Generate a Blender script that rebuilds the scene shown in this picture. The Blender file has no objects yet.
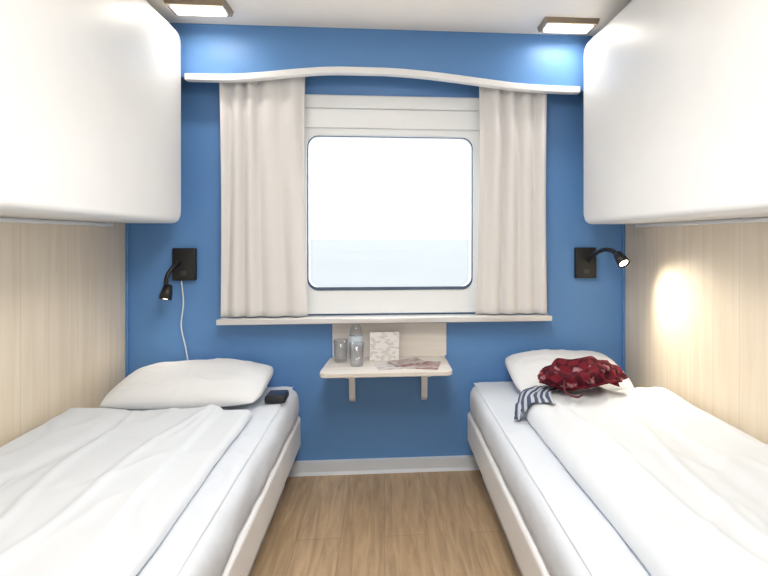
import bpy, bmesh, math, random
from mathutils import Vector, noise, Matrix
random.seed(3)
scn = bpy.context.scene
COL = scn.collection

# ------------------------------------------------------------ helpers
def link(o):
    COL.objects.link(o); return o

def mesh_obj(name, verts, faces, mat=None, smooth=False, parent=None):
    me = bpy.data.meshes.new(name)
    me.from_pydata([tuple(v) for v in verts], [], faces)
    me.update()
    bm = bmesh.new(); bm.from_mesh(me)
    bmesh.ops.recalc_face_normals(bm, faces=bm.faces)
    bm.to_mesh(me); bm.free()
    if smooth:
        for p in me.polygons: p.use_smooth = True
    o = bpy.data.objects.new(name, me); link(o)
    if mat: me.materials.append(mat)
    if parent: o.parent = parent
    return o

def boxm(name, x0, x1, y0, y1, z0, z1, mat, bevel=0.0, seg=3, parent=None, smooth=True):
    bm = bmesh.new()
    bmesh.ops.create_cube(bm, size=1.0)
    for v in bm.verts:
        v.co = Vector(((x0+x1)/2 + v.co.x*(x1-x0), (y0+y1)/2 + v.co.y*(y1-y0), (z0+z1)/2 + v.co.z*(z1-z0)))
    if bevel > 0:
        bmesh.ops.bevel(bm, geom=list(bm.edges), offset=bevel, segments=seg, profile=0.5, affect='EDGES')
    me = bpy.data.meshes.new(name); bm.to_mesh(me); bm.free()
    me.materials.append(mat)
    if smooth and bevel > 0:
        for p in me.polygons: p.use_smooth = True
    o = bpy.data.objects.new(name, me); link(o)
    if parent: o.parent = parent
    return o

def empty(name, loc, label, cat, group=None):
    e = bpy.data.objects.new(name, None); link(e)
    e.empty_display_size = 0.05
    e["label"] = label; e["category"] = cat
    if group: e["group"] = group
    return e

def tag(o, label, cat, group=None):
    o["label"] = label; o["category"] = cat
    if group: o["group"] = group
    return o

def struct(o, label=None):
    o["kind"] = "structure"
    if label: o["label"] = label
    o["category"] = o.name.split("_")[0]
    return o

def rr(cx, cz, w, h, r, n=8):
    pts = []
    for (sx, sz, a0) in ((1, 1, 0), (-1, 1, 90), (-1, -1, 180), (1, -1, 270)):
        ox = cx + sx*(w/2 - r); oz = cz + sz*(h/2 - r)
        for i in range(n+1):
            a = math.radians(a0 + 90*i/n)
            pts.append((ox + r*math.cos(a), oz + r*math.sin(a)))
    return pts

def ring(name, outer, inner, y0, y1, mat, parent=None, bevel=0):
    n = len(outer); V = []
    for (x, z) in outer: V.append((x, y0, z))
    for (x, z) in inner: V.append((x, y0, z))
    for (x, z) in outer: V.append((x, y1, z))
    for (x, z) in inner: V.append((x, y1, z))
    F = []
    for i in range(n):
        j = (i+1) % n
        F.append((i, j, n+j, n+i))
        F.append((2*n+i, 3*n+i, 3*n+j, 2*n+j))
        F.append((i, 2*n+i, 2*n+j, j))
        F.append((n+i, n+j, 3*n+j, 3*n+i))
    o = mesh_obj(name, V, F, mat, parent=parent)
    if bevel:
        m = o.modifiers.new("bevel", 'BEVEL'); m.width = bevel; m.segments = 2; m.limit_method = 'ANGLE'; m.angle_limit = math.radians(60)
    return o

def prism(name, pts, axis, a0, a1, mat, parent=None, bevel=0, seg=3, smooth=False):
    def mk(p, a):
        if axis == 'x': return (a, p[0], p[1])
        if axis == 'y': return (p[0], a, p[1])
        return (p[0], p[1], a)
    n = len(pts)
    V = [mk(p, a0) for p in pts] + [mk(p, a1) for p in pts]
    F = [tuple(range(n)), tuple(range(2*n-1, n-1, -1))] + [(i, (i+1) % n, n+(i+1) % n, n+i) for i in range(n)]
    o = mesh_obj(name, V, F, mat, parent=parent)
    if bevel:
        m = o.modifiers.new("bevel", 'BEVEL'); m.width = bevel; m.segments = seg; m.limit_method = 'ANGLE'; m.angle_limit = math.radians(40)
    if smooth:
        for p in o.data.polygons: p.use_smooth = True
    return o

def tube(name, pts, rad, mat, parent=None, res=8, sub=6):
    P = [Vector(p) for p in pts]
    Q = [P[0]*2-P[1]] + P + [P[-1]*2-P[-2]]
    path = []
    for i in range(1, len(Q)-2):
        for k in range(sub):
            t = k/sub
            a, b, c, d = Q[i-1], Q[i], Q[i+1], Q[i+2]
            path.append(0.5*((2*b)+(-a+c)*t+(2*a-5*b+4*c-d)*t*t+(-a+3*b-3*c+d)*t**3))
    path.append(P[-1])
    V = []; F = []
    up = Vector((0.13, 0.31, 0.94)).normalized()
    for i, p in enumerate(path):
        t = (path[min(i+1, len(path)-1)] - path[max(i-1, 0)]).normalized()
        s = t.cross(up).normalized(); u = s.cross(t)
        for k in range(res):
            a = 2*math.pi*k/res
            V.append(p + (s*math.cos(a)+u*math.sin(a))*rad)
    for i in range(len(path)-1):
        for k in range(res):
            F.append((i*res+k, i*res+(k+1) % res, (i+1)*res+(k+1) % res, (i+1)*res+k))
    F.append(tuple(range(res))); F.append(tuple(range((len(path)-1)*res, len(path)*res)))
    return mesh_obj(name, V, F, mat, smooth=True, parent=parent)

def lathe(name, prof, origin, axis, mat, parent=None, n=24, cap=True):
    ax = Vector(axis).normalized()
    q = Vector((0, 0, 1)).rotation_difference(ax)
    V = []; F = []
    for (r, h) in prof:
        for k in range(n):
            a = 2*math.pi*k/n
            V.append(Vector(origin) + q @ Vector((r*math.cos(a), r*math.sin(a), h)))
    for i in range(len(prof)-1):
        for k in range(n):
            F.append((i*n+k, i*n+(k+1) % n, (i+1)*n+(k+1) % n, (i+1)*n+k))
    if cap:
        F.append(tuple(range(n))); F.append(tuple(range((len(prof)-1)*n, len(prof)*n)))
    return mesh_obj(name, V, F, mat, smooth=True, parent=parent)

# ------------------------------------------------------------ materials
def base_mat(name, color, rough=0.5, metal=0.0, spec=0.5):
    m = bpy.data.materials.new(name); m.use_nodes = True
    b = m.node_tree.nodes["Principled BSDF"]
    b.inputs["Base Color"].default_value = (*color, 1)
    b.inputs["Roughness"].default_value = rough
    b.inputs["Metallic"].default_value = metal
    b.inputs["Specular IOR Level"].default_value = spec
    return m, m.node_tree, b

def add_noise(m, nt, b, c1, c2, scale=(1, 1, 1), nscale=5, detail=4, bump=0.0, bdist=0.01, bscale=None):
    N = nt.nodes; L = nt.links
    tc = N.new("ShaderNodeTexCoord"); mp = N.new("ShaderNodeMapping"); mp.inputs["Scale"].default_value = scale
    L.new(tc.outputs["Object"], mp.inputs["Vector"])
    nz = N.new("ShaderNodeTexNoise"); nz.inputs["Scale"].default_value = nscale; nz.inputs["Detail"].default_value = detail
    L.new(mp.outputs[0], nz.inputs["Vector"])
    cr = N.new("ShaderNodeValToRGB"); cr.color_ramp.elements[0].position = 0.3; cr.color_ramp.elements[1].position = 0.7
    cr.color_ramp.elements[0].color = (*c1, 1); cr.color_ramp.elements[1].color = (*c2, 1)
    L.new(nz.outputs["Fac"], cr.inputs[0]); L.new(cr.outputs[0], b.inputs["Base Color"])
    if bump > 0:
        n2 = nz
        if bscale:
            n2 = N.new("ShaderNodeTexNoise"); n2.inputs["Scale"].default_value = bscale; n2.inputs["Detail"].default_value = 3
            L.new(tc.outputs["Object"], n2.inputs["Vector"])
        bp = N.new("ShaderNodeBump"); bp.inputs["Strength"].default_value = bump; bp.inputs["Distance"].default_value = bdist
        L.new(n2.outputs["Fac"], bp.inputs["Height"]); L.new(bp.outputs[0], b.inputs["Normal"])
    return tc, mp, nz, cr

def simple(name, c, rough=0.5, var=0.04, nscale=6, bump=0.0, bscale=None, bdist=0.003, metal=0, spec=0.5):
    m, nt, b = base_mat(name, c, rough, metal, spec)
    add_noise(m, nt, b, tuple(x*(1-var) for x in c), tuple(min(1, x*(1+var)) for x in c), nscale=nscale, bump=bump, bscale=bscale, bdist=bdist)
    return m

BLUE = simple("blue_wall_paint", (0.120, 0.290, 0.62), 0.42, 0.03, 2.0, spec=0.4)
CEIL = simple("ceiling_panel", (0.92, 0.87, 0.80), 0.45, 0.02)
WHITE = simple("white_laminate", (0.80, 0.815, 0.83), 0.38, 0.015)
WINW = simple("white_window_panel", (0.82, 0.86, 0.90), 0.45, 0.01)
TRIMW = simple("white_trim", (0.88, 0.90, 0.92), 0.30, 0.01)
BASEB = simple("grey_baseboard", (0.62, 0.67, 0.74), 0.4, 0.03)
ALU = simple("brushed_aluminium", (0.74, 0.75, 0.77), 0.35, 0.05, metal=0.5)
DARKL = simple("dark_lower_lip", (0.20, 0.19, 0.20), 0.5, 0.05)
BRONZE = simple("bronze_metal", (0.36, 0.29, 0.22), 0.35, 0.08, metal=0.6)
BLACK = simple("black_plastic", (0.012, 0.012, 0.014), 0.4, 0.1)
GASK = simple("dark_blue_grey_rubber", (0.07, 0.11, 0.18), 0.5, 0.1)
FRAMEW = simple("bed_frame_white", (0.80, 0.81, 0.83), 0.4, 0.02)
SHEET = simple("white_sheet", (0.67, 0.72, 0.80), 0.85, 0.02, 3, bump=0.25, bscale=9, bdist=0.03, spec=0.15)

def cloth_mat(name, c, st=0.3):
    m, nt, b = base_mat(name, c, 0.85, spec=0.15)
    N = nt.nodes; L = nt.links
    tc, mp, nz, cr = add_noise(m, nt, b, tuple(x*0.985 for x in c), c, nscale=3)
    mp2 = N.new("ShaderNodeMapping"); mp2.inputs["Scale"].default_value = (6.5, 3.0, 5); mp2.inputs["Rotation"].default_value = (0, 0, 0.25)
    L.new(tc.outputs["Object"], mp2.inputs[0])
    n2 = N.new("ShaderNodeTexNoise"); n2.noise_type = 'RIDGED_MULTIFRACTAL'; n2.inputs["Scale"].default_value = 0.9; n2.inputs["Detail"].default_value = 2.5
    n2.inputs["Distortion"].default_value = 0.6
    L.new(mp2.outputs[0], n2.inputs["Vector"])
    bp = N.new("ShaderNodeBump"); bp.inputs["Strength"].default_value = st; bp.inputs["Distance"].default_value = 0.014
    L.new(n2.outputs["Fac"], bp.inputs["Height"]); L.new(bp.outputs[0], b.inputs["Normal"])
    return m
DUVET = cloth_mat("white_duvet_cotton", (0.69, 0.735, 0.80), 0.36)
PILLOW = cloth_mat("white_pillow_cotton", (0.78, 0.81, 0.855), 0.2)

CURT = simple("linen_curtain", (0.745, 0.74, 0.75), 0.9, 0.01, 3, spec=0.1)

def wood_mat(name, ca, cb, seam=0.3, along='z'):
    m, nt, b = base_mat(name, ca, 0.42, spec=0.4)
    N = nt.nodes; L = nt.links
    sc = {'z': (7, 7, 0.45), 'x': (0.6, 9, 9)}[along]
    tc, mp, nz, cr = add_noise(m, nt, b, ca, cb, scale=sc, nscale=4, detail=5)
    nz.inputs["Distortion"].default_value = 0.6
    if seam:
        sep = N.new("ShaderNodeSeparateXYZ"); L.new(tc.outputs["Object"], sep.inputs[0])
        md = N.new("ShaderNodeMath"); md.operation = 'PINGPONG'; md.inputs[1].default_value = seam/2
        L.new(sep.outputs["Y"], md.inputs[0])
        lt = N.new("ShaderNodeMath"); lt.operation = 'LESS_THAN'; lt.inputs[1].default_value = 0.0015
        L.new(md.outputs[0], lt.inputs[0])
        mx = N.new("ShaderNodeMix"); mx.data_type = 'RGBA'
        L.new(lt.outputs[0], mx.inputs[0]); L.new(cr.outputs[0], mx.inputs[6])
        mx.inputs[7].default_value = (ca[0]*0.92, ca[1]*0.90, ca[2]*0.87, 1)
        L.new(mx.outputs[2], b.inputs["Base Color"])
    return m
WOODW = wood_mat("light_oak_wall_laminate", (0.75, 0.65, 0.51), (0.83, 0.74, 0.61), 0.14)
WOODT = wood_mat("pale_table_laminate", (0.68, 0.65, 0.62), (0.78, 0.75, 0.72), 0, 'x')

def floor_mat():
    m, nt, b = base_mat("oak_plank_floor", (0.4, 0.3, 0.2), 0.38)
    N = nt.nodes; L = nt.links
    tc = N.new("ShaderNodeTexCoord")
    mp = N.new("ShaderNodeMapping"); mp.inputs["Rotation"].default_value = (0, 0, math.radians(90))
    L.new(tc.outputs["Object"], mp.inputs["Vector"])
    br = N.new("ShaderNodeTexBrick"); br.inputs["Scale"].default_value = 1.0
    br.inputs["Brick Width"].default_value = 1.1; br.inputs["Row Height"].default_value = 0.16
    br.inputs["Mortar Size"].default_value = 0.0012; br.inputs["Color1"].default_value = (0.46, 0.33, 0.20, 1)
    br.inputs["Color2"].default_value = (0.54, 0.40, 0.255, 1); br.inputs["Mortar"].default_value = (0.32, 0.225, 0.14, 1)
    L.new(mp.outputs[0], br.inputs["Vector"])
    m2 = N.new("ShaderNodeMapping"); m2.inputs["Scale"].default_value = (14, 1.3, 1)
    L.new(tc.outputs["Object"], m2.inputs["Vector"])
    nz = N.new("ShaderNodeTexNoise"); nz.inputs["Scale"].default_value = 3; nz.inputs["Detail"].default_value = 8; nz.inputs["Distortion"].default_value = 0.9
    L.new(m2.outputs[0], nz.inputs["Vector"])
    cr = N.new("ShaderNodeValToRGB"); cr.color_ramp.elements[0].position = 0.3; cr.color_ramp.elements[1].position = 0.75
    cr.color_ramp.elements[0].color = (0.68, 0.65, 0.62, 1); cr.color_ramp.elements[1].color = (1.12, 1.10, 1.08, 1)
    L.new(nz.outputs["Fac"], cr.inputs[0])
    mx = N.new("ShaderNodeMix"); mx.data_type = 'RGBA'; mx.blend_type = 'MULTIPLY'; mx.inputs[0].default_value = 1
    L.new(br.outputs["Color"], mx.inputs[6]); L.new(cr.outputs[0], mx.inputs[7]); L.new(mx.outputs[2], b.inputs["Base Color"])
    return m
FLOOR = floor_mat()

def emis(name, c, s):
    m, nt, b = base_mat(name, c, 0.5)
    b.inputs["Emission Color"].default_value = (*c, 1); b.inputs["Emission Strength"].default_value = s
    return m
LENS = emis("warm_lamp_lens", (1, 0.90, 0.74), 3.0)
BULB = emis("reading_bulb", (1, 0.88, 0.68), 8)

def glass_mat(name, tint=(1, 1, 1), f0=0.03, f1=0.3):
    m = bpy.data.materials.new(name); m.use_nodes = True
    nt = m.node_tree; N = nt.nodes; L = nt.links
    N.remove(N["Principled BSDF"])
    tr = N.new("ShaderNodeBsdfTransparent"); tr.inputs[0].default_value = (*tint, 1)
    g = N.new("ShaderNodeBsdfGlossy"); g.inputs["Roughness"].default_value = 0.08
    fr = N.new("ShaderNodeLayerWeight"); fr.inputs[0].default_value = 0.3
    mr = N.new("ShaderNodeMapRange"); mr.inputs[3].default_value = f0; mr.inputs[4].default_value = f1
    mx = N.new("ShaderNodeMixShader")
    L.new(fr.outputs["Facing"], mr.inputs[0])
    L.new(mr.outputs[0], mx.inputs[0]); L.new(tr.outputs[0], mx.inputs[1]); L.new(g.outputs[0], mx.inputs[2])
    L.new(mx.outputs[0], N["Material Output"].inputs["Surface"])
    return m
GLASS = glass_mat("window_glass")
CLEAR = glass_mat("clear_tumbler_glass", (0.96, 0.98, 1.0), 0.12, 0.6)

# ------------------------------------------------------------ room
HW = 1.172; CZ = 2.04; YB = -3.1
WX, WZ, WW, WH = 0.030, 1.218, 0.77, 0.71      # window opening
wall = ring("wall_back", rr(0, CZ/2, 2*HW+0.16, CZ+0.16, 0.001), rr(WX, WZ, WW+0.03, WH+0.03, 0.07), 0.0, 0.08, BLUE)
struct(wall, "glossy blue painted end wall with the window")
struct(boxm("wall_left", -HW-0.08, -HW, YB, 0.0, 0, CZ, WOODW), "light oak laminate side wall")
struct(boxm("wall_right", HW, HW+0.08, YB, 0.0, 0, CZ, WOODW), "light oak laminate side wall")
struct(boxm("wall_front", -HW-0.08, HW+0.08, YB-0.08, YB, 0, CZ, WHITE), "white laminate entrance wall")
struct(boxm("floor", -HW-0.08, HW+0.08, YB-0.08, 0.0, -0.08, 0, FLOOR), "light oak plank floor")
struct(boxm("ceiling", -HW-0.08, HW+0.08, YB-0.08, 0.0, CZ, CZ+0.08, CEIL), "off-white ceiling panels")
struct(prism("baseboard_back", [(0, 0), (-0.03, 0), (-0.018, 0.012), (-0.014, 0.055), (0, 0.06)], 'x', -HW, HW, BASEB), "pale grey coved baseboard")
struct(boxm("trim_1", -HW, -HW+0.012, -0.012, 0, 0.06, CZ, BLUE, 0.003), "slim blue corner trim")
struct(boxm("trim_2", HW-0.012, HW, -0.012, 0, 0.06, CZ, BLUE, 0.003), "slim blue corner trim")

# window
win = bpy.data.objects.new("window_1", None); link(win); struct(win, "square ship window with rounded corners in a white surround")
ring("window_surround", rr(0.035, 1.257, 0.92, 1.022, 0.02), rr(WX, WZ, WW+0.01, WH+0.01, 0.055), -0.022, 0.0, WINW, win, bevel=0.006)
ring("window_frame", rr(WX, WZ, WW+0.03, WH+0.03, 0.065), rr(WX, WZ, WW+0.002, WH+0.002, 0.05), 0.0, 0.07, TRIMW, win)
ring("window_gasket", rr(WX, WZ-0.002, WW+0.005, WH+0.008, 0.052), rr(WX, WZ+0.003, WW-0.008, WH-0.011, 0.046), -0.026, -0.018, GASK, win, bevel=0.001)
prism("glass", rr(WX, WZ, WW+0.01, WH+0.01, 0.06), 'y', 0.045, 0.052, GLASS, win)
bl = empty("roller_blind", (0, 0, 0), "white roller blind cassette above the window pane", "blind")
boxm("cassette", -0.385, 0.465, -0.033, -0.023, 1.610, 1.70, WINW, 0.005, parent=bl)
boxm("mounting_profile", -0.385, 0.465, -0.029, -0.023, 1.703, 1.763, WINW, 0.003, parent=bl)
sea = mesh_obj("sea", [(-4000, 6, -6), (4000, 6, -6), (4000, 6000, -6), (-4000, 6000, -6)], [(0, 1, 2, 3)],
               simple("pale_sea_water", (0.196, 0.207, 0.213), 0.9, 0.05, 0.02, spec=0.1))
tag(sea, "pale hazy calm sea outside the window", "sea"); sea["kind"] = "stuff"

# valance with arched lower edge
def arch(x):
    def ss(t): t = max(0, min(1, t)); return t*t*(3-2*t)
    a = ss((x+0.74)/0.56) if x < -0.1 else (ss((0.84-x)/0.82) if x > 0.04 else 1)
    return (1.804 if x < 0 else 1.804-0.018*min(1, x/0.6)) + 0.046*a
val = empty("curtain_valance", (0, 0, 0), "blue curtain valance with arched white edging", "valance")
xs = [-HW+0.013 + i*(2*HW-0.026)/80 for i in range(81)]
prism("valance_panel", [(x, arch(x)) for x in xs] + [(xs[-1], CZ-0.001), (xs[0], CZ-0.001)], 'y', -0.12, -0.10, BLUE, val)
xs = [-0.868 + i*(0.868+0.90)/80 for i in range(81)]
prism("edge_trim", [(x, arch(x)-0.017) for x in xs] + [(x, arch(x)+0.013) for x in reversed(xs)], 'y', -0.138, -0.098, TRIMW, val, bevel=0.005)

rail = empty("curtain_rail", (0, 0, 0), "white ceiling-height curtain rail hidden behind the valance", "curtain rail")
boxm("track", -0.85, 0.85, -0.085, -0.055, 1.895, 1.915, TRIMW, 0.003, parent=rail)
for bx in (-0.6, 0.6):
    boxm("rail_bracket", bx-0.015, bx+0.015, -0.07, 0.0, 1.915, 1.93, TRIMW, 0.002, parent=rail)

def curtain(x0, x1, folds, seed, flare, z0=0.745, z1=1.893):
    nx, nz = 150, 40
    V = []; F = []
    for j in range(nz+1):
        t = j/nz; z = z0 + (z1-z0)*t
        for i in range(nx+1):
            u = i/nx
            ph = u*folds*2*math.pi + 1.4*noise.noise(Vector((u*2.2, t*0.5, seed)))*2
            amp = 0.017*(0.75+0.6*noise.noise(Vector((u*3, 2.0+t*0.3, seed))))
            y = -0.066 + amp*math.sin(ph)
            x = x0 + (x1-x0)*u + 0.004*math.cos(ph) + (0.5-u)*0.012*math.sin(t*math.pi)
            x += flare*(1-t)**2*((1-u) if flare < 0 else u)
            V.append((x, max(-0.093, min(-0.042, y)), z))
    for j in range(nz):
        for i in range(nx):
            a = j*(nx+1)+i; F.append((a, a+1, a+nx+2, a+nx+1))
    o = mesh_obj("fabric", V, F, CURT, smooth=True)
    s = o.modifiers.new("thick", 'SOLIDIFY'); s.thickness = 0.002
    return o
for k, (a, b, fl, lab) in enumerate(((-0.738, -0.360, 4.4, "gathered pale grey linen curtain, the wider one, drawn aside"), (0.436, 0.760, 3.8, "gathered pale grey linen curtain, the narrower one, drawn aside"))):
    e = empty("curtain", (0, 0, 0), lab, "curtain", "window curtains")
    f = curtain(a, b, fl, 1.7+k*5, -0.015 if k else 0.008); f.parent = e
    for i in range(6):
        xx = a+0.02+(b-a-0.04)*i/5
        boxm("curtain_glider", xx-0.004, xx+0.004, -0.074, -0.062, 1.885, 1.899, TRIMW, 0.001, parent=e)

sill = empty("window_sill", (0, 0, 0), "white window ledge with metal front edge below the curtains", "window sill")
boxm("ledge", -0.740, 0.775, -0.100, 0, 0.724, 0.738, TRIMW, 0.004, parent=sill)
boxm("metal_edge", -0.742, 0.777, -0.106, -0.100, 0.714, 0.739, ALU, 0.003, parent=sill)
boxm("rear_cleat", -0.72, 0.755, -0.03, 0, 0.70, 0.724, DARKL, 0.003, parent=sill)

# ------------------------------------------------------------ ceiling lights and added fill panel
def ceil_light(x, y, w, d, lab, frame, power, group=None, col=(1, 0.93, 0.83), fw=0.03):
    e = empty("ceiling_light", (0, 0, 0), lab, "ceiling light", group)
    def rect(w, d, z): return [(x-w/2, y-d/2, z), (x+w/2, y-d/2, z), (x+w/2, y+d/2, z), (x-w/2, y+d/2, z)]
    V = rect(w, d, CZ) + rect(w-0.012, d-0.012, CZ-0.022) + rect(w-fw, d-fw, CZ-0.022) + rect(w-fw-0.006, d-fw-0.006, CZ-0.008)
    F = []
    for r in range(3):
        for i in range(4):
            j = (i+1) % 4; F.append((r*4+i, r*4+j, r*4+4+j, r*4+4+i))
    F.append((0, 1, 2, 3))
    mesh_obj("housing", V, F, frame, parent=e)
    g = fw+0.008
    boxm("lens", x-(w-g)/2, x+(w-g)/2, y-(d-g)/2, y+(d-g)/2, CZ-0.030, CZ-0.009, LENS, 0.006, parent=e)
    ld = bpy.data.lights.new("lamp_light", 'AREA'); ld.shape = 'RECTANGLE'; ld.size = w-0.07; ld.size_y = d-0.07
    ld.energy = power; ld.color = col
    lo = bpy.data.objects.new("lamp_light", ld); link(lo); lo.location = (x, y, CZ-0.036); lo.parent = e
    return e
ceil_light(-0.745, -0.31, 0.24, 0.12, "small rectangular ceiling light with bronze frame, lit", BRONZE, 1.1, "small ceiling lights", fw=0.034)
ceil_light(0.80, -0.25, 0.24, 0.12, "small rectangular ceiling light with bronze frame, lit", BRONZE, 1.1, "small ceiling lights", fw=0.034)
ceil_light(0.0, -1.75, 0.6, 1.3, "large added fill light panel over the aisle, out of view", TRIMW, 18, col=(1, 0.965, 0.92))  # invented fixture behind the visible ceiling, added to brighten the cabin

# ------------------------------------------------------------ folded upper bunks
def bunk(s, face, lab):
    e = empty("folding_bunk", (0, 0, 0), lab, "bunk bed", "folded upper bunks")
    z0, z1 = 1.162, 1.985
    yc = (-0.140-2.08)/2; ln = 2.08-0.140; zc = (z0+z1)/2; h = z1-z0
    st = [(HW-0.001, 0.0), (face+0.028, 0.0), (face+0.016, 0.002), (face+0.006, 0.008), (face+0.0015, 0.016), (face, 0.026)]
    V = []; n = None
    for (x, ins) in st:
        p = rr(yc, zc, ln-2*ins, h-2*ins, max(0.01, 0.050-ins*0.6), 8); n = len(p)
        V += [(s*x, a, b) for a, b in p]
    F = []
    for r in range(len(st)-1):
        for i in range(n):
            j = (i+1) % n; F.append((r*n+i, r*n+j, (r+1)*n+j, (r+1)*n+i))
    F.append(tuple(range(n)))
    o = mesh_obj("shell", V, F + [tuple(range((len(st)-1)*n, len(st)*n))], WHITE, smooth=True, parent=e)
    m = o.modifiers.new("wn", 'WEIGHTED_NORMAL')
    boxm("latch_handle", min(s*(face-0.012), s*face), max(s*(face-0.012), s*face), -1.95, -1.80, 1.88, 1.905, ALU, 0.003, parent=e)
    boxm("hinge_rail", min(s*HW, s*1.13), max(s*HW, s*1.13), -2.0, -0.2, z0-0.013, z0, TRIMW, 0.002, parent=e)
    return e
bunk(-1, 0.872, "white upper bunk folded up against the oak wall")
bunk(1, 0.905, "white upper bunk folded up against the oak wall")

# ------------------------------------------------------------ beds
MT = 0.425
def sstep(t): t = max(0, min(1, t)); return t*t*(3-2*t)

def ridge(x, y, seed, w=0.12):
    return math.exp(-(noise.noise(Vector((x, y, seed)))/w)**2)

def pad(name, x0, x1, y0, y1, z0, T, R, mat, seed, wr=0.006, wav=0.0, nx=150, ny=240, parent=None, wfun=None):
    def H(x, y):
        dx = min(x-x0, x1-x); dy = min(y-y0, y1-y)
        if dx < R and dy < R:
            d = R - math.hypot(R-dx, R-dy)
        else: d = min(dx, dy)
        d = max(0, d)
        q = min(1, d/R); prof = math.sqrt(max(0, 1-(1-q)**2))
        n = noise.noise(Vector((x*3.0, y*2.2, seed)))*wr*1.3
        n += wr*1.0*ridge(x*3.2+y*0.9, y*1.3-x*0.6, seed+4)*(0.5+noise.noise(Vector((x*2, y*2, seed+7))))
        n += wr*0.6*ridge(x*6-y*1.6, y*2.6+x*1.2, seed+14, 0.08)
        n += noise.noise(Vector((x*12, y*8, seed+9)))*wr*0.3
        if wfun: n += wfun(x, y)
        return max(0.0, prof*T + n*prof)
    V = []; F = []
    def samp(a, b, n):
        out = []
        for i in range(n+1):
            t = i/n; t2 = 0.5-0.5*math.cos(math.pi*t); out.append(a+(b-a)*(0.45*t+0.55*t2))
        return out
    X = samp(x0, x1, nx); Y = samp(y0, y1, ny)
    for y in Y:
        for x in X:
            ex = 0; ey = 0
            if wav:
                wx_ = noise.noise(Vector((y*1.9, seed, 1)))*wav*0.3
                fx = 1-sstep((x-x0)/0.25) ; gx = 1-sstep((x1-x)/0.25)
                ex = wx_*fx + (noise.noise(Vector((y*1.9, seed, 8)))*wav+noise.noise(Vector((y*7, seed, 8)))*wav*0.3)*gx
                if x0 > 0: ex = (noise.noise(Vector((y*1.9, seed, 1)))*wav+noise.noise(Vector((y*7, seed, 8)))*wav*0.3)*fx + noise.noise(Vector((y*1.7, seed, 8)))*wav*gx*0.3
                fy = 1-sstep((y1-y)/0.25)
                ey = noise.noise(Vector((x*3.0, seed, 5)))*wav*fy
            V.append((x+ex, y+ey, z0+H(x, y)))
    n1 = nx+1
    for j in range(ny):
        for i in range(nx):
            a = j*n1+i; F.append((a, a+1, a+n1+1, a+n1))
    per = [i for i in range(nx+1)] + [j*n1+nx for j in range(1, ny+1)] + [ny*n1+i for i in range(nx-1, -1, -1)] + [j*n1 for j in range(ny-1, 0, -1)]
    b0 = len(V)
    for p in per: V.append((V[p][0], V[p][1], z0-0.001))
    m = len(per)
    for k in range(m):
        l = (k+1) % m; F.append((per[k], per[l], b0+l, b0+k))
    F.append(tuple(b0+k for k in range(m)))
    o = mesh_obj(name, V, F, mat, smooth=True, parent=parent)
    return o, H

def bed(s, xi, lab, seed, rough):
    e = empty("bed", (0, 0, 0), lab, "bed", "single beds")
    xo = HW-0.006
    a, b = (xi, xo) if s > 0 else (-xo, -xi)
    pts = rr((a+b)/2, (-0.02-2.02)/2, b-a, 2.0, 0.05, 6)
    prism("bed_frame", pts, 'z', 0.15, 0.285, FRAMEW, e, bevel=0.012)
    pts = rr((a+b)/2, (-0.03-2.01)/2, b-a-0.12, 1.86, 0.03, 4)
    prism("plinth", pts, 'z', 0.0, 0.15, BASEB, e)
    V = []; n = 0
    prof = [(0.012, 0.286), (0.0, 0.300), (-0.004, 0.33), (-0.003, 0.36), (-0.001, 0.385), (0.006, 0.402), (0.018, 0.415), (0.035, 0.4215)]
    for (ins, z) in prof:
        p = rr((a+b)/2, (-0.014-2.015)/2, b-a-2*ins-0.012, 2.0-2*ins-0.01, max(0.02, 0.085-ins*0.5), 10)
        q = []
        for i in range(len(p)):
            p0 = Vector(p[i]); p1 = Vector(p[(i+1) % len(p)])
            k = 1
            if i % 11 == 10: k = 70 if abs(p1.y-p0.y) > abs(p1.x-p0.x) else 18
            for t in range(k): q.append(p0.lerp(p1, t/k))
        n = len(q)
        for v in q:
            w = noise.noise(Vector((v.x*9, v.y*7, z*9+seed)))*0.006*rough + noise.noise(Vector((v.y*16, z*6, seed)))*0.004*rough
            cx = (a+b)/2
            V.append((v.x - math.copysign(max(0, w+0.004)*0.9, v.x-cx), v.y, z))
    F = []
    for r in range(len(prof)-1):
        for i in range(n):
            j = (i+1) % n; F.append((r*n+i, r*n+j, (r+1)*n+j, (r+1)*n+i))
    F.append(tuple(range(n))); F.append(tuple(range((len(prof)-1)*n, len(prof)*n)))
    mesh_obj("mattress", V, F, SHEET, smooth=True, parent=e)
    ins = 0.035
    def tuck(x, y):
        return 0.0035*rough*math.exp(-((noise.noise(Vector((y*5+x*4, x*3, seed+2))))/0.10)**2)
    pad("sheet", a+ins-0.004, b-ins, -1.978, -0.052, 0.4205, 0.0055, 0.03, SHEET, seed+20, wr=0.0018*rough, parent=e, wfun=tuck, nx=120, ny=240)
    return e
bed(-1, 0.380, "low white single bed with crumpled sheet beside the oak wall", 2.2, 1.4)
bed(1, 0.385, "low white single bed with smooth sheet beside the oak wall", 7.2, 0.6)

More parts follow.
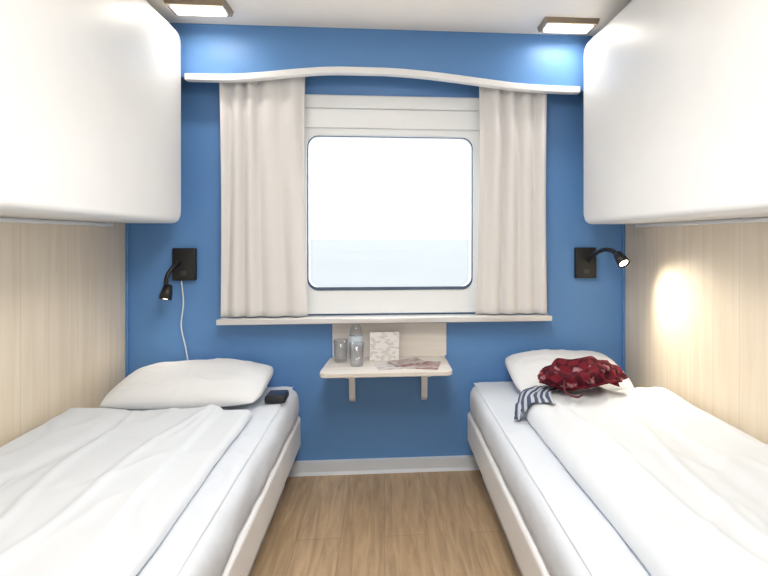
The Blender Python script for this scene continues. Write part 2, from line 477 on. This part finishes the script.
# duvets
ZD = MT+0.014
def line(x, y, x0, slope, w, wob=0.012, sd=0):
    c = x0+slope*(y+1.0)+wob*noise.noise(Vector((y*2.2, sd, 0.5)))
    return math.exp(-((x-c)/w)**2)
def dl(x, y):
    f = 0.014*sstep((-0.585+0.008*math.sin(y*2.5)-x)/0.018)
    f += 0.007*line(x, y, -0.70, 0.10, 0.014, 0.03, 1)+0.007*line(x, y, -0.86, -0.08, 0.016, 0.04, 2)
    f -= 0.009*line(x, y, -0.95, 0.05, 0.03, 0.04, 3)
    return f-0.010
duvL, HL = pad("duvet", -HW+0.02, -0.490, -1.985, -0.48, ZD, 0.034, 0.026, DUVET, 12.0, wr=0.0068, wav=0.010, wfun=dl)
tag(duvL, "white cotton duvet spread over the bed, softly creased", "duvet", "white duvets")
def dr(x, y):
    f = 0.010*math.exp(-((y+0.52)/0.10)**2)
    f += 0.007*line(x, y, 0.66, -0.06, 0.016, 0.03, 4)+0.007*line(x, y, 0.80, 0.10, 0.018, 0.04, 5)-0.009*line(x, y, 0.90, 0.0, 0.04, 0.05, 6)
    return f
duvR, HR = pad("duvet", 0.520, HW-0.02, -1.985, -0.42, ZD, 0.050, 0.040, DUVET, 33.0, wr=0.0068, wav=0.010, wfun=dr)
tag(duvR, "thick white cotton duvet folded lengthwise on the bed", "duvet", "white duvets")

# pillows
def pillow(cx, cy, cz, w, d, t, tilt, rotz, seed, lab):
    n = 56; V = []; F = []; idx = {}
    M = Matrix.Translation((cx, cy, cz)) @ Matrix.Rotation(rotz, 4, 'Z') @ Matrix.Rotation(tilt, 4, 'X')
    for side in (1, -1):
        for j in range(n+1):
            for i in range(n+1):
                u = -1+2*i/n; v = -1+2*j/n
                rim = (i in (0, n) or j in (0, n))
                if side < 0 and rim: idx[(side, i, j)] = idx[(1, i, j)]; continue
                th = ((1-abs(u)**2.6)*(1-abs(v)**2.8))**0.58
                k = 1-0.09*(abs(u)*abs(v))**3
                x = u*w/2*k*(1-0.02*(1-v*v)*abs(u)**6); y = v*d/2*k*(1-0.03*(1-u*u)*abs(v)**6)
                z = side*t/2*th*(1 if side > 0 else 0.6)
                z += th*(0.010*noise.noise(Vector((u*1.6, v*1.6, seed))) + 0.004*noise.noise(Vector((u*4, v*4, seed+3))))
                if side > 0: z += 0.004*th*ridge(u*2.2+v, v*2-u*0.5, seed+8, 0.08)
                p = M @ Vector((x, y, z)); p.z = max(p.z, MT+0.010)
                idx[(side, i, j)] = len(V); V.append(p)
    for side in (1, -1):
        for j in range(n):
            for i in range(n):
                F.append((idx[(side, i, j)], idx[(side, i+1, j)], idx[(side, i+1, j+1)], idx[(side, i, j+1)]))
    o = mesh_obj("pillow", V, F, PILLOW, smooth=True)
    tag(o, lab, "pillow", "bed pillows"); return o
pillow(-0.790, -0.240, MT+0.064, 0.62, 0.40, 0.142, math.radians(8), 0.0, 4, "plump white pillow lying at the head of the bed")
pillow(0.805, -0.215, MT+0.073, 0.52, 0.36, 0.142, math.radians(13), 0.0, 9, "plump white pillow behind the red checked pouch")

ph = empty("phone_case", (0, 0, 0), "small black phone case lying beside the pillow", "phone")
boxm("case_body", -0.483, -0.400, -0.335, -0.24, MT+0.007, MT+0.036, BLACK, 0.008, parent=ph)
boxm("screen", -0.477, -0.406, -0.328, -0.247, MT+0.0355, MT+0.038, simple("dark_blue_screen", (0.02, 0.03, 0.06), 0.3), 0.001, parent=ph)

def check_mat():
    m, nt, b = base_mat("red_checked_cloth", (0.4, 0.03, 0.04), 0.85, spec=0.15)
    N = nt.nodes; L = nt.links
    tc = N.new("ShaderNodeTexCoord")
    nd = N.new("ShaderNodeTexNoise"); nd.inputs["Scale"].default_value = 9
    L.new(tc.outputs["Object"], nd.inputs["Vector"])
    vm = N.new("ShaderNodeVectorMath"); vm.operation = 'MULTIPLY_ADD'; vm.inputs[1].default_value = (0.07, 0.07, 0.07)
    L.new(nd.outputs["Color"], vm.inputs[0]); L.new(tc.outputs["Object"], vm.inputs[2])
    mp = N.new("ShaderNodeMapping"); mp.inputs["Rotation"].default_value = (0.3, 0.4, 0.5); mp.inputs["Scale"].default_value = (28, 28, 28)
    L.new(vm.outputs[0], mp.inputs[0])
    ck = N.new("ShaderNodeTexChecker"); ck.inputs["Scale"].default_value = 1.0
    ck.inputs["Color1"].default_value = (0.15, 0.013, 0.024, 1); ck.inputs["Color2"].default_value = (0.06, 0.008, 0.016, 1)
    L.new(mp.outputs[0], ck.inputs["Vector"])
    nz = N.new("ShaderNodeTexNoise"); nz.inputs["Scale"].default_value = 24
    L.new(tc.outputs["Object"], nz.inputs["Vector"])
    cr = N.new("ShaderNodeValToRGB"); cr.color_ramp.elements[0].position = 0.60; cr.color_ramp.elements[1].position = 0.72
    L.new(nz.outputs["Fac"], cr.inputs[0])
    mx = N.new("ShaderNodeMix"); mx.data_type = 'RGBA'
    L.new(cr.outputs[0], mx.inputs[0]); L.new(ck.outputs["Color"], mx.inputs[6]); mx.inputs[7].default_value = (0.38, 0.20, 0.23, 1)
    L.new(mx.outputs[2], b.inputs["Base Color"])
    return m
RED = check_mat()
pouch = empty("cloth_pouch", (0, 0, 0), "crumpled dark red checked cloth pouch on the duvet", "bag")
bm = bmesh.new(); bmesh.ops.create_uvsphere(bm, u_segments=96, v_segments=56, radius=1)
pz = MT+0.098
for v in bm.verts:
    c = v.co.copy()
    k = 1+0.28*noise.noise(c*1.5+Vector((3, 1, 2)))+0.10*(1-abs(noise.noise(c*2.2))*3.2)+0.02*noise.noise(c*6)
    z = c.z*0.070*k
    if c.z < 0: z *= 0.40
    v.co = Vector((0.766+c.x*0.148*k, -0.480+c.y*0.10*k, pz+0.026+z + 0.012*math.sin(c.x*3)))
me = bpy.data.meshes.new("pouch_body"); bm.to_mesh(me); bm.free(); me.materials.append(RED)
for p in me.polygons: p.use_smooth = True
o = bpy.data.objects.new("pouch_body", me); link(o); o.parent = pouch
V = []; F = []; A, B = 60, 16
for i in range(A+1):
    t = i/A
    for j in range(B+1):
        u = j/B
        x = 0.65+0.24*t; y = -0.48+0.015*math.sin(t*9)-0.090*u
        z = pz+0.110 - 0.070*u**1.6 + 0.005*math.sin(t*13+u*2) + 0.014*noise.noise(Vector((t*5, u*2, 3))) - 0.03*(2*t-1)**2
        V.append((x, y, z))
for i in range(A):
    for j in range(B):
        a = i*(B+1)+j; F.append((a, a+1, a+B+2, a+B+1))
fl = mesh_obj("pouch_flap", V, F, RED, smooth=True, parent=pouch)
m = fl.modifiers.new("t", 'SOLIDIFY'); m.thickness = 0.004
tube("drawstring", [(0.68, -0.555, pz+0.045), (0.665, -0.59, pz+0.02), (0.67, -0.61, pz+0.004), (0.70, -0.625, pz-0.004), (0.73, -0.60, pz-0.004)], 0.004, simple("maroon_cord", (0.10, 0.01, 0.02), 0.7), parent=pouch)

def stripe_mat():
    m, nt, b = base_mat("navy_striped_cloth", (0.03, 0.05, 0.12), 0.85, spec=0.2)
    N = nt.nodes; L = nt.links
    uv = N.new("ShaderNodeUVMap"); sep = N.new("ShaderNodeSeparateXYZ"); L.new(uv.outputs[0], sep.inputs[0])
    mu = N.new("ShaderNodeMath"); mu.operation = 'MULTIPLY'; mu.inputs[1].default_value = 6; L.new(sep.outputs["X"], mu.inputs[0])
    fr = N.new("ShaderNodeMath"); fr.operation = 'FRACT'; L.new(mu.outputs[0], fr.inputs[0])
    gt = N.new("ShaderNodeMath"); gt.operation = 'GREATER_THAN'; gt.inputs[1].default_value = 0.55; L.new(fr.outputs[0], gt.inputs[0])
    mx = N.new("ShaderNodeMix"); mx.data_type = 'RGBA'; L.new(gt.outputs[0], mx.inputs[0])
    mx.inputs[6].default_value = (0.07, 0.09, 0.16, 1); mx.inputs[7].default_value = (0.50, 0.54, 0.62, 1)
    L.new(mx.outputs[2], b.inputs["Base Color"]); return m
def surf(x, y):
    z = MT+0.008
    if 0.505 < x < HW-0.02 and y < -0.415:
        z = max(z, ZD+HR(min(max(x, 0.524), 1.1), min(y, -0.427)))
    return z
path = [(0.655, -0.450), (0.628, -0.47), (0.600, -0.495), (0.574, -0.525), (0.555, -0.565), (0.542, -0.630)]
na, nb = 60, 30; V = []; F = []; UV = []
for i in range(na+1):
    t = i/na*(len(path)-1); k = min(int(t), len(path)-2); f = t-k
    p = Vector(path[k]).lerp(Vector(path[k+1]), f)
    d0 = (Vector(path[k+1])-Vector(path[k])).normalized(); d1 = (Vector(path[min(k+2, 5)])-Vector(path[min(k+1, 4)])).normalized()
    d = d0.lerp(d1, f).normalized(); nrm = Vector((-d.y, d.x))
    wd = 0.042+0.040*(i/na)
    for j in range(nb+1):
        u = j/nb; q = p+nrm*(u-0.5)*2*wd*0.9
        zz = max(surf(q.x+dx_, q.y+dy_) for dx_ in (-0.012, 0, 0.012) for dy_ in (-0.012, 0, 0.012))+0.003+0.005*(0.5+0.5*math.sin(u*16+i*0.12))
        V.append((q.x, q.y, zz)); UV.append((u, i/na))
for i in range(na):
    for j in range(nb):
        a = i*(nb+1)+j; F.append((a, a+1, a+nb+2, a+nb+1))
sc = mesh_obj("scarf", V, F, stripe_mat(), smooth=True)
ul = sc.data.uv_layers.new(name="UVMap")
for l in sc.data.loops: ul.data[l.index].uv = UV[l.vertex_index]
m = sc.modifiers.new("t", 'SOLIDIFY'); m.thickness = 0.003; m.offset = 1
tag(sc, "navy and white striped scarf trailing from the red pouch", "scarf")

# ------------------------------------------------------------ wall table
TZ = 0.540
tb = empty("wall_table", (0, 0, 0), "small pale wall-mounted table with upright back panel", "table")
pts = [(-0.255, -0.002), (-0.270, -0.24)]
for i in range(7):
    a = math.radians(180+90*i/6); pts.append((-0.240+0.03*math.cos(a), -0.27+0.03*math.sin(a)))
for i in range(7):
    a = math.radians(270+90*i/6); pts.append((0.258+0.03*math.cos(a), -0.27+0.03*math.sin(a)))
pts += [(0.288, -0.24), (0.286, -0.002)]
prism("tabletop", pts, 'z', TZ-0.020, TZ, WOODT, tb, bevel=0.004)
prism("back_panel", rr(0.025, (TZ+0.705)/2, 0.535, 0.705-TZ, 0.012, 4), 'y', -0.02, 0.0, WOODT, tb, bevel=0.003)
for bx in (-0.150, 0.187):
    prism("bracket", [(0, TZ-0.022), (-0.23, TZ-0.022), (-0.23, TZ-0.04), (-0.045, TZ-0.085), (-0.03, 0.35), (0, 0.33)], 'x', bx-0.014, bx+0.014, TRIMW, tb, bevel=0.003)

def tumbler(x, y, lab):
    h, r = 0.10, 0.033
    e = lathe("drinking_glass", [(0.0005, 0.001), (r*0.85, 0.001), (r, h), (r-0.002, h), (r*0.83, 0.008), (0.0005, 0.008)], (x, y, TZ), (0, 0, 1), CLEAR, cap=False)
    tag(e, lab, "glass", "glasses on the table")
tumbler(-0.198, -0.09, "clear drinking glass standing on the wall table")
tumbler(-0.122, -0.17, "clear drinking glass standing on the wall table near the papers")
bt = empty("water_bottle", (0, 0, 0), "clear plastic water bottle on the wall table", "bottle")
BX = -0.130
lathe("bottle_body", [(0.001, 0.001), (0.027, 0.001), (0.030, 0.008), (0.030, 0.055), (0.028, 0.06), (0.030, 0.065), (0.030, 0.12), (0.024, 0.150), (0.012, 0.170), (0.011, 0.182)], (BX, -0.075, TZ), (0, 0, 1), CLEAR, bt)
lathe("bottle_cap", [(0.013, 0.182), (0.0135, 0.184), (0.0135, 0.196), (0.012, 0.198)], (BX, -0.075, TZ), (0, 0, 1), TRIMW, bt)
lathe("bottle_label", [(0.0308, 0.07), (0.0308, 0.115)], (BX, -0.075, TZ), (0, 0, 1), simple("pale_blue_label", (0.60, 0.69, 0.80), 0.5), bt, cap=False)

def leaf(name, cx, cy, w, d, t, z, rot, mat, lab, cat, group=None):
    c, s = math.cos(rot), math.sin(rot)
    P = [(cx+c*a*w/2-s*b*d/2, cy+s*a*w/2+c*b*d/2) for a, b in ((-1, -1), (1, -1), (1, 1), (-1, 1))]
    o = prism(name, P, 'z', z, z+t, mat); tag(o, lab, cat, group); return o
def cover(name, bg, ink, sc=30, thr=0.55):
    m, nt, b = base_mat(name, bg, 0.45)
    tc, mp, nz, cr = add_noise(m, nt, b, bg, ink, scale=(1, 2.2, 2.2), nscale=sc, detail=1)
    cr.color_ramp.elements[0].position = thr; cr.color_ramp.elements[1].position = thr+0.08
    return m
leaf("leaflet", 0.04, -0.20, 0.15, 0.10, 0.003, TZ+0.0005, 0.15, cover("grey_cover", (0.62, 0.60, 0.60), (0.38, 0.34, 0.36)), "pale printed leaflet lying on the wall table", "leaflet", "leaflets on the table")
leaf("leaflet", 0.16, -0.19, 0.16, 0.13, 0.004, TZ+0.0005, -0.2, cover("red_cover", (0.30, 0.17, 0.18), (0.52, 0.46, 0.46), 24, 0.5), "red and white printed leaflet lying on the wall table", "leaflet", "leaflets on the table")
leaf("leaflet", 0.10, -0.15, 0.15, 0.10, 0.004, TZ+0.005, 0.4, cover("maroon_cover", (0.46, 0.42, 0.42), (0.28, 0.16, 0.17), 26, 0.52), "cream leaflet with dark red print on top of the pile", "leaflet", "leaflets on the table")
V = [(-0.068, -0.095, 0.001), (0.067, -0.095, 0.001), (0.067, -0.055, 0.125), (-0.068, -0.055, 0.125), (0.067, -0.024, 0.001), (-0.068, -0.024, 0.001)]
card = mesh_obj("tent_card", [(x, y, z+TZ) for x, y, z in V], [(0, 1, 2, 3), (3, 2, 4, 5)], cover("card_cover", (0.70, 0.70, 0.71), (0.55, 0.53, 0.53), 34, 0.5))
md = card.modifiers.new("t", 'SOLIDIFY'); md.thickness = 0.0012
tag(card, "pale folded information card standing on the wall table", "card")

# ------------------------------------------------------------ reading lamps
GSW = simple("grey_switch", (0.06, 0.06, 0.065), 0.4)
def reading_lamp(px, lab, arm, hd, hdir, energy, ldir, cone, soft=0.03):
    e = empty("reading_lamp", (0, 0, 0), lab, "reading lamp", "wall reading lamps")
    z = 0.98
    boxm("base_plate", px-0.052, px+0.052, -0.028, 0, z-0.074, z+0.074, BLACK, 0.006, parent=e)
    boxm("switch", px-0.012, px+0.012, -0.032, -0.028, z-0.05, z-0.03, GSW, 0.001, parent=e)
    tube("arm", arm, 0.010, BLACK, e)
    d = Vector(hdir).normalized(); h = Vector(hd)
    lathe("lamp_head", [(0.010, -0.035), (0.018, -0.03), (0.024, 0.0), (0.027, 0.032), (0.023, 0.032), (0.020, 0.01)], h, d, BLACK, e)
    lathe("bulb", [(0.001, 0.012), (0.020, 0.0125), (0.020, 0.026), (0.010, 0.030), (0.001, 0.031)], h, d, BULB, e)
    ld = bpy.data.lights.new("lamp_light", 'SPOT'); ld.energy = energy; ld.color = (1, 0.86, 0.66); ld.spot_size = math.radians(cone); ld.spot_blend = 1.0; ld.shadow_soft_size = soft
    lo = bpy.data.objects.new("lamp_light", ld); link(lo); lo.location = h+d*0.045; lo.parent = e
    l = Vector(ldir).normalized()
    lo.rotation_mode = 'QUATERNION'; lo.rotation_quaternion = l.to_track_quat('-Z', 'Y')
reading_lamp(-0.910, "black reading lamp with head hanging down on the blue wall",
             [(-0.93, -0.028, 0.99), (-0.942, -0.075, 0.965), (-0.957, -0.095, 0.925), (-0.957, -0.10, 0.885)], (-0.955, -0.10, 0.862), (-0.1, -0.25, -0.95), 1.2, (-0.1, -0.25, -0.95), 120)
reading_lamp(0.970, "black reading lamp with arm bent toward the oak wall",
             [(0.98, -0.028, 0.99), (0.982, -0.09, 1.02), (0.995, -0.16, 1.045), (1.012, -0.215, 1.045), (1.022, -0.250, 1.028)], (1.027, -0.275, 1.010), (0.15, -0.66, -0.62), 13.0, (0.20, -0.60, -0.78), 118, 0.06)
cb = tube("charging_cable", [(-0.925, -0.012, 0.905), (-0.915, -0.016, 0.80), (-0.925, -0.015, 0.70), (-0.905, -0.016, 0.60), (-0.885, -0.02, 0.50), (-0.86, -0.02, 0.437)], 0.003, TRIMW)
tag(cb, "thin white charging cable hanging below the reading lamp", "cable")

# ------------------------------------------------------------ light & world
w = bpy.data.worlds.new("World"); scn.world = w; w.use_nodes = True
bg = w.node_tree.nodes["Background"]; bg.inputs[0].default_value = (0.93, 0.97, 1.0, 1); bg.inputs[1].default_value = 3.6
pl = bpy.data.lights.new("window_portal", 'AREA'); pl.shape = 'RECTANGLE'; pl.size = WW; pl.size_y = WH; pl.cycles.is_portal = True
po = bpy.data.objects.new("window_portal", pl); link(po); po.location = (WX, 0.09, WZ); po.rotation_euler = (math.radians(-90), 0, 0)

# ------------------------------------------------------------ camera
cam = bpy.data.cameras.new("Camera"); co = bpy.data.objects.new("Camera", cam); link(co)
co.location = (0, -2.5, 1.10)
co.rotation_euler = (math.radians(90), 0, math.radians(-4.5))
cam.sensor_width = 36; cam.lens = 527/768*36; cam.shift_x = -42/768; cam.shift_y = -50/768
cam.clip_start = 0.05; cam.clip_end = 10000
scn.camera = co
scn.view_settings.view_transform = 'Standard'
scn.view_settings.look = 'None'
scn.view_settings.exposure = 0.24
